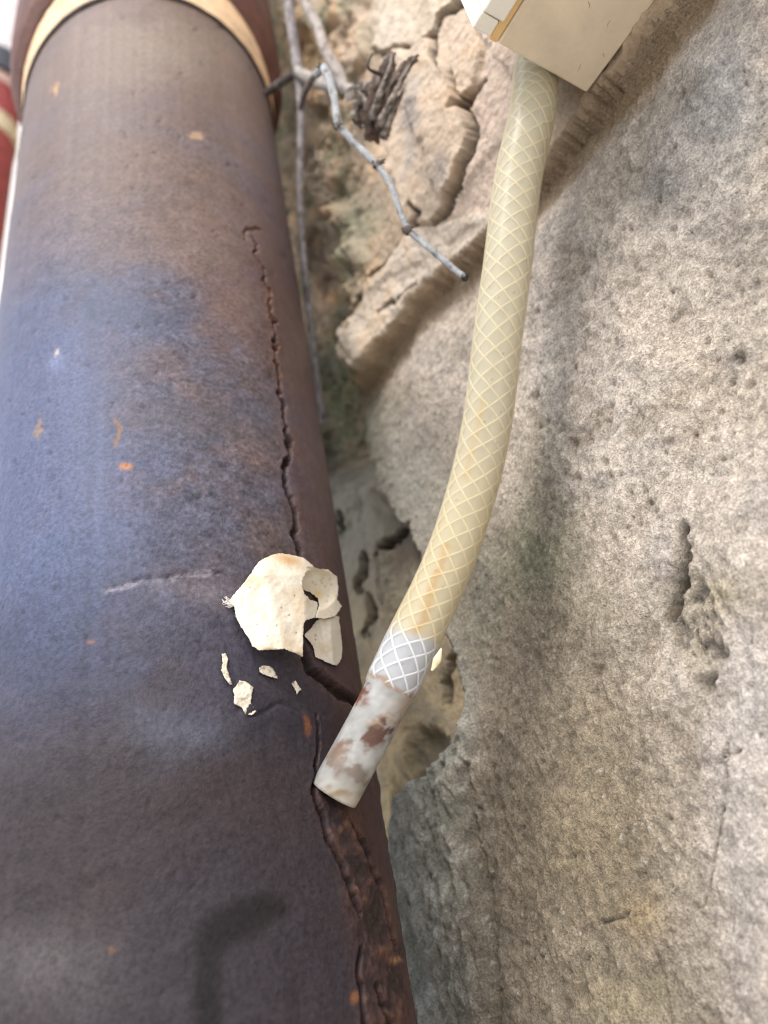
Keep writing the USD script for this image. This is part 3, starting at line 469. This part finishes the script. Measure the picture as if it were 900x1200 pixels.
for fam in (1, -1):
    for k in range(NB):
        a_ = fam * 2*np.pi * sarc / PITCH + 2*np.pi * k / NB + .3 + .05 * np.sin(sarc * 210 + k * 1.7) + .03 * np.sin(sarc * 530 + k)
        q = cp + (np.cos(a_)[:, None] * cA + np.sin(a_)[:, None] * cB) * (np.minimum(cr_ - .00050, HR * .93))[:, None]
        v, f = tube(q, .00025, 6)
        sx = np.append(np.repeat(sarc, 6), [sarc[0], sarc[-1]]); z1, z2 = hose_zone(v, sx)
        cc = blend(np.tile(np.array([.82, .73, .49]), (len(v), 1)), (.92, .92, .92), z1)
        obj('braid_thread', (v, f), STRAND, hose, col=cc)
fp = [at(506, 806 - 20, .1800), at(512, 774, .1803), at(517, 760, .1808)]
flap = tube(spline(fp, 14), np.interp(np.linspace(0, 1, 14), [0, .5, 1], [.0003, .0011, .0002]), 8); obj('peeled_flap', flap, plain('peeled_skin', (.70, .58, .38), .4), hose)

# ------------------------------------------------------------------ broken shell and its crumbs on the pipe
SO = on_pipe(336, 712); SV = unit(SO - C); SX = unit(M @ np.array([1.0, 0, 0]) - SV * (M @ np.array([1.0, 0, 0]) @ SV)); SYv = np.cross(SX, SV) * 1.0
if SYv @ (M @ np.array([0, 1.0, 0])) < 0: SYv = -SYv
SDEP = -((SO - C) @ M)[2]
def pipe_xyz(px, py, lift): 
    """Points that stand `lift` metres off the pipe's skin, towards the camera, seen at these pixels."""
    out = []
    for x, y, l in zip(np.ravel(px), np.ravel(py), np.broadcast_to(lift, np.shape(px)).ravel()):
        Q = on_pipe(x, y); v = unit(Q - C); out.append(Q - v * l)
    return np.array(out)
def crop(pts): return [(260 + x / 5.456, 630 + y / 5.456) for x, y in pts]
def sheet(pts, lift, thick=.00055, step=1.15, jitter=.55, seed=3, colour=None):
    """A thin curved plate cut to an outline; lift(x, y) is its height off the pipe. Solid, with a rim."""
    from shapely.geometry import Polygon, Point
    import shapely
    poly = Polygon(pts).buffer(0); L = poly.exterior.length; b = np.array([poly.exterior.interpolate(t).coords[0] for t in np.arange(0, L, step)])
    x0, y0, x1, y1 = poly.bounds; gx, gy = np.meshgrid(np.arange(x0, x1, step), np.arange(y0, y1, step)); gx = gx + (np.arange(gx.shape[0]) % 2)[:, None] * step / 2
    pin = np.c_[gx.ravel(), gy.ravel()]; pin = pin[shapely.contains_xy(poly.buffer(-step * .6), pin[:, 0], pin[:, 1])]
    allp = np.vstack([b, pin]); from scipy.spatial import Delaunay
    tri = Delaunay(allp).simplices; ce = allp[tri].mean(1); tri = tri[shapely.contains_xy(poly, ce[:, 0], ce[:, 1])]
    r = np.random.default_rng(seed); ap = allp.copy(); ap[:len(b)] += r.uniform(-jitter, jitter, (len(b), 2)); x, y = ap.T
    lf = lift(x, y) + .0010 * (meshkit.fbm(np.c_[x, y, 0*x] * .07, 3, seed) - .5) + .00018 * (meshkit.fbm(np.c_[x, y, 0*x] * .3, 3, seed + 2) - .5)
    top_ = pipe_xyz(x, y, lf); cn = unit(C - SO); n = len(ap)
    low = top_ - cn * thick + 0; tri = tri.copy(); nn = np.cross(top_[tri[:, 1]] - top_[tri[:, 0]], top_[tri[:, 2]] - top_[tri[:, 0]]) @ cn; tri[nn < 0] = tri[nn < 0][:, ::-1]
    e = np.sort(np.vstack([tri[:, [0, 1]], tri[:, [1, 2]], tri[:, [2, 0]]]), 1); dire = np.vstack([tri[:, [0, 1]], tri[:, [1, 2]], tri[:, [2, 0]]]); _, inv, cnt = np.unique(e, axis=0, return_inverse=True, return_counts=True); bd = dire[cnt[inv.ravel()] == 1]
    side = np.vstack([np.c_[bd[:, 0], bd[:, 0] + n, bd[:, 1]], np.c_[bd[:, 1], bd[:, 0] + n, bd[:, 1] + n]])
    col = colour(x, y); return (np.vstack([top_, low]), np.vstack([tri, tri[:, ::-1] + n, side])), np.vstack([col, col])
def shell_col(x, y):
    n1 = meshkit.fbm(np.c_[x, y, 0*x] * .05, 4, 61) - .5; c = np.tile(np.array([.56, .49, .385]), (len(x), 1)); c = blend(c, (.64, .595, .51), sstep(-.1, .2, n1) * .7); c = blend(c, (.47, .36, .23), sstep(.05, .25, -n1) * .6); n3 = meshkit.fbm(np.c_[x, y, 0*x] * .55, 3, 63) - .5; c *= (1 + .16 * n3)[:, None]; c = blend(c, (.36, .29, .20), sstep(.18, .3, n3) * .3)
    c = blend(c, (.42, .25, .10), .9 * np.exp(-(((x - 338)/16)**2 + ((y - 656 - .25*(x-338))/7)**2))); c = blend(c, (.60, .50, .24), .5 * np.exp(-(((x - 284)/7)**2 + ((y - 703)/6)**2))); c = blend(c, (.62, .47, .30), .55 * np.exp(-(((x - 350)/7)**2 + ((y - 715)/14)**2)))
    for (sx, sy) in crop([(180, 320), (465, 372), (380, 448), (430, 495), (475, 608), (225, 555), (290, 630), (600, 625), (598, 652), (580, 285), (632, 275), (660, 312), (620, 355), (680, 372), (672, 408), (730, 372), (640, 290), (600, 300), (700, 300), (645, 260), (690, 265), (350, 560)]): c = blend(c, (.10, .075, .05), 1.2 * np.exp(-(((x - sx)**2 + (y - sy)**2) / .8)))
    return c
main = crop([(40, 418), (80, 360), (150, 280), (240, 150), (300, 118), (375, 100), (430, 108), (520, 130), (560, 160), (600, 200), (545, 215), (515, 270), (515, 325), (530, 362), (565, 398), (612, 412), (612, 512), (570, 517), (532, 530), (520, 575), (520, 640), (518, 762), (470, 740), (400, 712), (350, 716), (240, 722), (195, 695), (170, 640), (120, 570), (90, 510), (80, 440)])
def lift_main(x, y):
    q = np.clip((x - 268) / 92, 0, 1); top_ = np.clip((y - 648) / 26, 0, 1)
    l = .0004 + .0085 * (1 - (1 - q)**1.8) * (.25 + .75 * top_**.6); bot = np.clip((772 - y) / 16, 0, 1); ridge = .0008 * np.exp(-((x - 318 - .25 * (y - 700)) / 9)**2)
    fold = -.0022 * (1 - sstep(0, 9, 765 - y + .15 * (x - 300))) * sstep(300, 330, x); tab = -.0030 * sstep(356, 372, x)
    return l + ridge * top_ + fold + tab
shell = thing('broken_shell', 'broken cream shell stuck on the rusty pipe beside the hose end', 'shell')
m_, c_ = sheet(main, lift_main, colour=shell_col); obj('outer_whorl', m_, SHELL, shell, col=c_)
inner = crop([(500, 215), (560, 180), (610, 198), (680, 204), (738, 255), (744, 330), (738, 400), (768, 440), (725, 503), (640, 520), (600, 512), (612, 470), (622, 420), (612, 385), (560, 345), (505, 330), (492, 270)])
def lift_inner(x, y):
    cx, cy = 260 + 575/5.456, 630 + 330/5.456; q = np.clip(np.hypot((x - cx) / 31, (y - cy) / 26), 0, 1); return .0009 + .0062 * q**2.2
def inner_col(x, y): c = shell_col(x, y); c = blend(c, (.60, .53, .42), np.full(len(x), .35)); return blend(c, (.58, .42, .16), .8 * np.exp(-(((x - 372)/6)**2 + ((y - 697)/6)**2)))
m_, c_ = sheet(inner, lift_inner, colour=inner_col, seed=5); obj('inner_whorl', m_, SHELL, shell, col=c_)
low_ = crop([(525, 622), (568, 582), (606, 532), (640, 514), (690, 518), (722, 500), (748, 505), (756, 580), (770, 680), (762, 780), (732, 820), (690, 806), (600, 766), (582, 690), (548, 650)])
def lift_low(x, y):
    fx = 260 + (690 + (y - 725) * .5) / 5.456; d = np.abs(x - fx); top_ = np.clip((y - 722) / 55, 0, 1); return .0068 - .0052 * top_**1.3 - np.clip(.00022 * d, 0, .0035) - .0025 * sstep(8, 24, fx - x) + np.maximum(0, .0012 - (.0068 - .0052 * top_**1.3 - np.clip(.00022 * d, 0, .0035) - .0025 * sstep(8, 24, fx - x)))
m_, c_ = sheet(low_, lift_low, colour=shell_col, seed=7); obj('lower_whorl', m_, SHELL, shell, col=c_)
wb = [pipe_xyz([x_], [y_], [.0004])[0] for x_, y_ in [(264, 706), (269, 707), (274, 708)]]; 
obj('fibre_tuft', join([tube(spline([pipe_xyz([276], [707], [.0006])[0], pipe_xyz([270 + random.uniform(-2, 2)], [706 + random.uniform(-4, 5)], [.001])[0], pipe_xyz([264 + random.uniform(-4, 4)], [706 + random.uniform(-8, 12)], [.0003])[0]], 8), .00007, 4) for _ in range(16)]), plain('fibre', (.72, .68, .62)), shell)
flakes = [('large pale shell crumb lowest on the rusty pipe, below the shell', [(85, 960), (110, 915), (160, 925), (200, 960), (190, 1000), (185, 1060), (210, 1095), (218, 1115), (190, 1136), (150, 1130), (130, 1090), (75, 1060), (80, 1010), (70, 970)]),
          ('oval cream shell crumb just under the shell on the pipe', [(236, 835), (260, 820), (300, 820), (325, 840), (345, 875), (358, 902), (320, 895), (270, 878), (240, 860)]),
          ('thin streaky pale residue left of the other crumbs on the pipe', [(0, 745), (25, 740), (40, 780), (30, 830), (45, 880), (65, 940), (50, 940), (22, 905), (-5, 850), (5, 800)]),
          ('tiny ragged shell crumb rightmost on the pipe near the hose end', [(445, 935), (475, 915), (490, 950), (510, 972), (490, 985), (480, 1005), (465, 965)])]
def flake_col(x, y): n1 = meshkit.fbm(np.c_[x, y, 0*x] * .3, 3, 71) - .5; return blend(np.tile(np.array([.60, .55, .45]), (len(x), 1)), (.30, .25, .20), sstep(.05, .22, n1) * .8)
for k, (lab, pts) in enumerate(flakes):
    m_, c_ = sheet(crop(pts), lambda x, y: .0009 + .0003 * (meshkit.fbm(np.c_[x, y, 0*x] * .4, 2, 9) - .5), thick=.0009, step=.8, jitter=.5, seed=20 + k, colour=flake_col)
    tag(obj('shell_crumb', m_, SHELL, None, col=c_), lab, 'shell crumb', 'shell crumbs on the pipe')

# ------------------------------------------------------------------ dry vine
BARK = painted('vine_bark', .75, .3, 1500.0, .35, [('noise', 1400.0, .0003)])
def bark(v, base, dark=(.07, .06, .055), seed=0):
    n1 = meshkit.fbm(v * [700, 700, 260], 4, seed) - .5; return blend(blend(np.tile(np.array(base), (len(v), 1)), dark, sstep(.04, .22, n1) * .8), (.50, .51, .52), sstep(.06, .24, -n1) * .5)
def stem(parent, name, pts, radii, base, sides=12, seed=0, n=None, straight=True):
    pts = np.array([at(*q) for q in pts]); n = n or 14 * len(pts)
    t = np.linspace(0, len(pts) - 1, n); pth = np.stack([np.interp(t, np.arange(len(pts)), pts[:, k]) for k in range(3)], -1) if straight else spline(pts, n)
    if straight:
        from scipy.ndimage import gaussian_filter1d
        pth = gaussian_filter1d(pth, 2.0, axis=0, mode='nearest')
    rr = np.interp(t, np.arange(len(pts)), radii) if straight else np.interp(np.linspace(0, 1, n), np.linspace(0, 1, len(radii)), radii)
    v, f = tube(pth, rr, sides, .22, seed); return obj(name, (v, f), BARK, parent, col=bark(v, base, seed=seed))
vine = thing('dry_vine', 'dead grey leafless vine shoots in front of the bare stones', 'vine')
G1, G2 = (.30, .31, .325), (.46, .43, .41)
stem(vine, 'twig', [(370, 88, .262), (379, 78, .257), (386, 92, .250), (392, 115, .246), (396, 147, .242), (420, 172, .240), (442, 193, .237), (458, 215, .235), (468, 245, .233), (478, 270, .232), (505, 292, .229), (530, 314, .226), (545, 325, .224)],
     [.0013, .0014, .0014, .0013, .0013, .00112, .00108, .00104, .0010, .0010, .00095, .00095, .0010], G1, seed=81)
for x, y, d, r_ in [(396, 148, .2415, .0015), (442, 193, .2365, .00145), (477, 270, .2315, .00155), (379, 80, .2565, .0015)]:
    o = at(x, y, d); s = trimesh.creation.icosphere(3, r_); vv_ = s.vertices * (1 + .5 * (meshkit.fbm(s.vertices * 1800, 3, int(x)) - .5))[:, None] * [1, 1, .8] + o
    obj('node', (vv_, s.faces), BARK, vine, col=bark(vv_, (.12, .10, .09), seed=int(x)))
    for q in range(3):
        a_ = at(x + random.uniform(-4, 4), y + random.uniform(-3, 3), d - .0006); b_ = at(x + random.choice([-1, 1]) * random.uniform(6, 10), y + random.uniform(-7, 5), d - .001)
        v, f = tube(spline([a_, (a_ + b_) / 2 + .0002, b_], 8), [.0006, .0006, .00055, .0005, .00045, .0004, .0003, .00015], 7, .3, q); obj('bud_scale', (v, f), BARK, vine, col=bark(v, (.09, .07, .06), seed=q))
o = at(545, 325, .2238); s = trimesh.creation.icosphere(3, .00125); vv_ = s.vertices * (1 + .25 * (meshkit.fbm(s.vertices * 1500, 2, 4) - .5))[:, None] + o; obj('charred_tip', (vv_, s.faces), plain('charred', (.018, .016, .016), .4, .5), vine)
stem(vine, 'hanging_shoot', [(335, -60, .35), (338, 0, .345), (343, 40, .34), (349, 80, .338), (353, 110, .337), (354, 130, .336), (352, 180, .336), (351, 240, .337), (355, 300, .338), (361, 360, .338), (368, 420, .337), (379, 500, .335)], [.0023, .0023, .0022, .0022, .0021, .0019, .0015, .0015, .0015, .0015, .0015, .0014], (.27, .245, .255), seed=83)
stem(vine, 'upper_branch', [(345, -40, .34), (360, 8, .335), (374, 35, .33), (380, 58, .325), (396, 84, .32), (404, 104, .318), (430, 112, .312), (448, 120, .305)], [.0022, .0022, .0023, .0022, .0026, .0024, .0024, .002], (.37, .33, .31), seed=84)
stem(vine, 'side_branch', [(348, 84, .336), (362, 92, .331), (376, 98, .326), (392, 102, .320)], [.0026, .0027, .0026, .0022], (.34, .31, .29), seed=85)
stem(vine, 'side_branch', [(352, 128, .337), (357, 110, .32), (366, 92, .29), (376, 80, .262)], [.0012, .0012, .0012, .0011], (.12, .10, .09), seed=86)
stem(vine, 'side_branch', [(300, 118, .36), (325, 100, .35), (345, 86, .34)], [.0016, .0018, .002], (.10, .08, .08), seed=88)
for k in range(9):
    x, y, d = random.uniform(352, 372), random.uniform(170, 235), .33; pts = [(x, y, d)]
    for q in range(5): x += random.uniform(-2, 9); y += random.uniform(-10, 7); pts.append((x, y, d - random.uniform(0, .006)))
    v, f = tube(spline([at(*p) for p in pts], 26), .00016, 4); obj('rootlet', (v, f), BARK, vine, col=bark(v, (.36, .30, .25)))
# the curled dead leaf on the vine
LEAF = painted('dead_leaf', .7, .3, 900.0, .35, [('noise', 800.0, .0004)])
leaf = thing('dead_leaf', 'curled torn brown dead leaf caught on the grey vine', 'leaf')
def lobe_mesh(spine, widths, curl, seed, base, d0):
    sp_ = spline([at(x, y, d) for x, y, d in spine], 40); w_ = np.interp(np.linspace(0, 1, 40), np.linspace(0, 1, len(widths)), widths); t, _, _ = frames(sp_); vw = unit(sp_.mean(0) - C); side = np.cross(t, vw); side /= np.linalg.norm(side, axis=1, keepdims=True)
    q = np.linspace(-1, 1, 21); v = sp_[:, None] + side[:, None] * (np.sin(q * 1.2) / math.sin(1.2))[None, :, None] * w_[:, None, None] + vw * ((1 - np.cos(q * curl)) * 1.0)[None, :, None] * w_[:, None, None]
    nn = meshkit.fbm(v * 420, 4, seed) - .5; v = v - vw * (.0034 * nn)[..., None] + side[:, None] * (.0045 * (meshkit.fbm(v * 420, 4, seed + 1) - .5))[..., None] + t[:, None] * (.006 * (meshkit.fbm(v * 520, 3, seed + 4) - .5))[..., None]
    a = v.reshape(-1, 3); b = a + vw * .0004; f = grid_faces(40, 21); n = len(a)
    i = np.arange(39) * 21; e = np.concatenate([np.stack([i, i + 21], -1), np.stack([i + 41, i + 20], -1), np.stack([np.arange(20) + 1, np.arange(20)], -1), np.stack([np.arange(20), np.arange(20) + 1], -1) + 39 * 21])
    f = np.vstack([f, f[:, ::-1] + n, np.c_[e[:, 0], e[:, 0] + n, e[:, 1]], np.c_[e[:, 1], e[:, 0] + n, e[:, 1] + n]])
    V = np.vstack([a, b]); n2 = meshkit.fbm(V * [500, 500, 160], 4, seed + 2) - .5; return (V, f), blend(blend(np.tile(np.array(base), (len(V), 1)), (.035, .025, .02), sstep(.03, .2, n2) * .8), (.44, .38, .32), sstep(.1, .25, -n2) * .6)
for nm, spn, wd, cu, sd, bs in [('leaf_blade', [(438, 168, .262), (440, 140, .258), (448, 105, .256), (456, 80, .256), (458, 62, .258)], [.0022, .0046, .0036, .0026, .0014], 0.9, 91, (.085, .055, .042)),
                                ('leaf_blade', [(446, 150, .258), (454, 120, .253), (464, 95, .251), (478, 76, .251), (490, 63, .253)], [.0020, .0034, .0026, .0017, .0005], 1.0, 92, (.15, .11, .09)),
                                ('leaf_blade', [(428, 148, .266), (424, 128, .264), (434, 105, .262), (442, 86, .264)], [.0020, .0030, .0022, .0008], 1.1, 93, (.09, .065, .052)),
                                ('leaf_blade', [(410, 118, .272), (424, 104, .270), (438, 108, .268), (446, 118, .266)], [.0016, .0026, .0022, .0010], 0.9, 94, (.36, .31, .28)),
                                ('leaf_blade', [(414, 140, .268), (422, 126, .265), (430, 130, .263), (436, 148, .262)], [.0014, .0022, .0024, .0012], 1.1, 95, (.42, .37, .33))]:
    m_, c_ = lobe_mesh(spn, wd, cu, sd, bs, 0); obj(nm, m_, LEAF, leaf, col=c_)
for k, pts in enumerate([[(444, 150, .256), (462, 112, .250), (476, 84, .249), (489, 64, .251)], [(438, 140, .257), (448, 104, .252), (456, 82, .251), (459, 61, .253)], [(428, 150, .262), (430, 124, .259), (420, 108, .259), (412, 100, .261)], [(450, 160, .258), (462, 130, .252), (470, 112, .251), (474, 98, .252)]]):
    q = spline([at(*p) for p in pts], 30); v, f = tube(q, np.linspace(.0017, .00025, 30), 9, .55, 120 + k); n1 = meshkit.fbm(v * [900, 900, 200], 3, 130 + k) - .5
    obj('leaf_shred', (v, f), LEAF, leaf, col=blend(blend(np.tile(np.array([.20, .165, .145]), (len(v), 1)), (.05, .04, .034), sstep(.0, .15, n1)), (.45, .41, .37), sstep(.06, .2, -n1) * .8))
v, f = tube(spline([at(*q) for q in [(446, 88, .2555), (438, 84, .254), (432, 80, .253), (433, 70, .253), (437, 62, .253)]], 24), np.linspace(.0007, .0003, 24), 7, .4, 3); obj('tendril', (v, f), LEAF, leaf, col=np.tile((.06, .045, .04), (len(v), 1)))

# ------------------------------------------------------------------ beyond the pipe: red banded pipe, pale house, ground
def far_axis(px, py, depth): P = at(px, py, depth); return P[0], P[1]
rp = thing('red_pipe', 'red pipe with black and cream bands, far behind the rusty pipe', 'pipe')
rx_, ry_ = far_axis(-14, 150, 1.30)
def upright(r0, z0, z1, n=40): m = trimesh.creation.cylinder(r0, z1 - z0, sections=n); m.apply_translation([rx_, ry_, (z0 + z1) / 2]); return m
zat = lambda y: float((at(0, y, 1) - C)[2] * np.hypot(rx_ - C[0], ry_ - C[1]) / np.hypot(*(at(0, y, 1) - C)[:2]) + EYE)
rr_ = .046
obj('red_length', upright(rr_, 0, zat(178)), plain('red_paint', (.30, .045, .05), .55), rp, smooth=30); obj('cream_band', upright(rr_ + .002, zat(178) + .001, zat(158)), plain('cream_paint', (.62, .52, .36), .5), rp, smooth=30)
obj('red_length', upright(rr_, zat(158) + .001, zat(124)), '/World/Looks/red_paint', rp, smooth=30); obj('pale_ring', upright(rr_ + .003, zat(124) + .001, zat(113)), plain('pink_paint', (.60, .40, .36), .5), rp, smooth=30)
obj('black_collar', upright(rr_ + .010, zat(113) + .001, zat(88)), plain('collar_black', (.03, .035, .05), .5), rp, smooth=30); obj('pale_length', upright(rr_ - .002, zat(88) + .001, 5.2), plain('pale_paint', (.72, .66, .68), .5), rp, smooth=30)
house = thing('pale_house', 'pale rendered house front blurred far behind the red pipe', 'house')
hd = unit((at(0, 260, 1) - C) * [1, 1, 0]); hs = np.array([hd[1], -hd[0], 0]); hc0 = C * [1, 1, 0] + hd * 7.0
HTOP = EYE + 7.0 * float((at(6, 52, 1) - C)[2] / np.hypot(*(at(6, 52, 1) - C)[:2]))
def hbox(a0, a1, d0, d1, z0, z1):
    v, f = box((a0, d0, z0), (a1, d1, z1), .02); return hc0 + np.outer(v[:, 0], hs) + np.outer(v[:, 1], hd) + np.outer(v[:, 2], [0, 0, 1]), f[:, ::-1]
obj('house_wall', hbox(-5, 6, 0, 6, 0, HTOP), plain('pale_render', (.78, .75, .72), .9, .2, 3, .08, .002, 60), house, smooth=False)
obj('eaves', hbox(-5.4, 6.4, -.5, 6.4, HTOP, HTOP + .35), plain('eaves_brown', (.20, .14, .08), .8), house, smooth=False)
fr_ = obj('window', hbox(-3.6, -2.4, -.05, .1, 4.0, 5.6), '/World/Looks/pale_paint', house, smooth=False); obj('pane', hbox(-3.5, -2.5, -.07, -.051, 4.1, 5.5), plain('pane_dark', (.05, .06, .07), .1, .5), fr_, smooth=False)
g = trimesh.creation.box([400, 400, .2]); g.apply_translation([0, 0, -.101]); tag(obj('ground', g, plain('concrete_ground', (.40, .385, .35), .9, .2, 4, .25, .003, 90), None, smooth=False), 'plain grey concrete ground at the foot of the wall', 'ground', kind='structure')
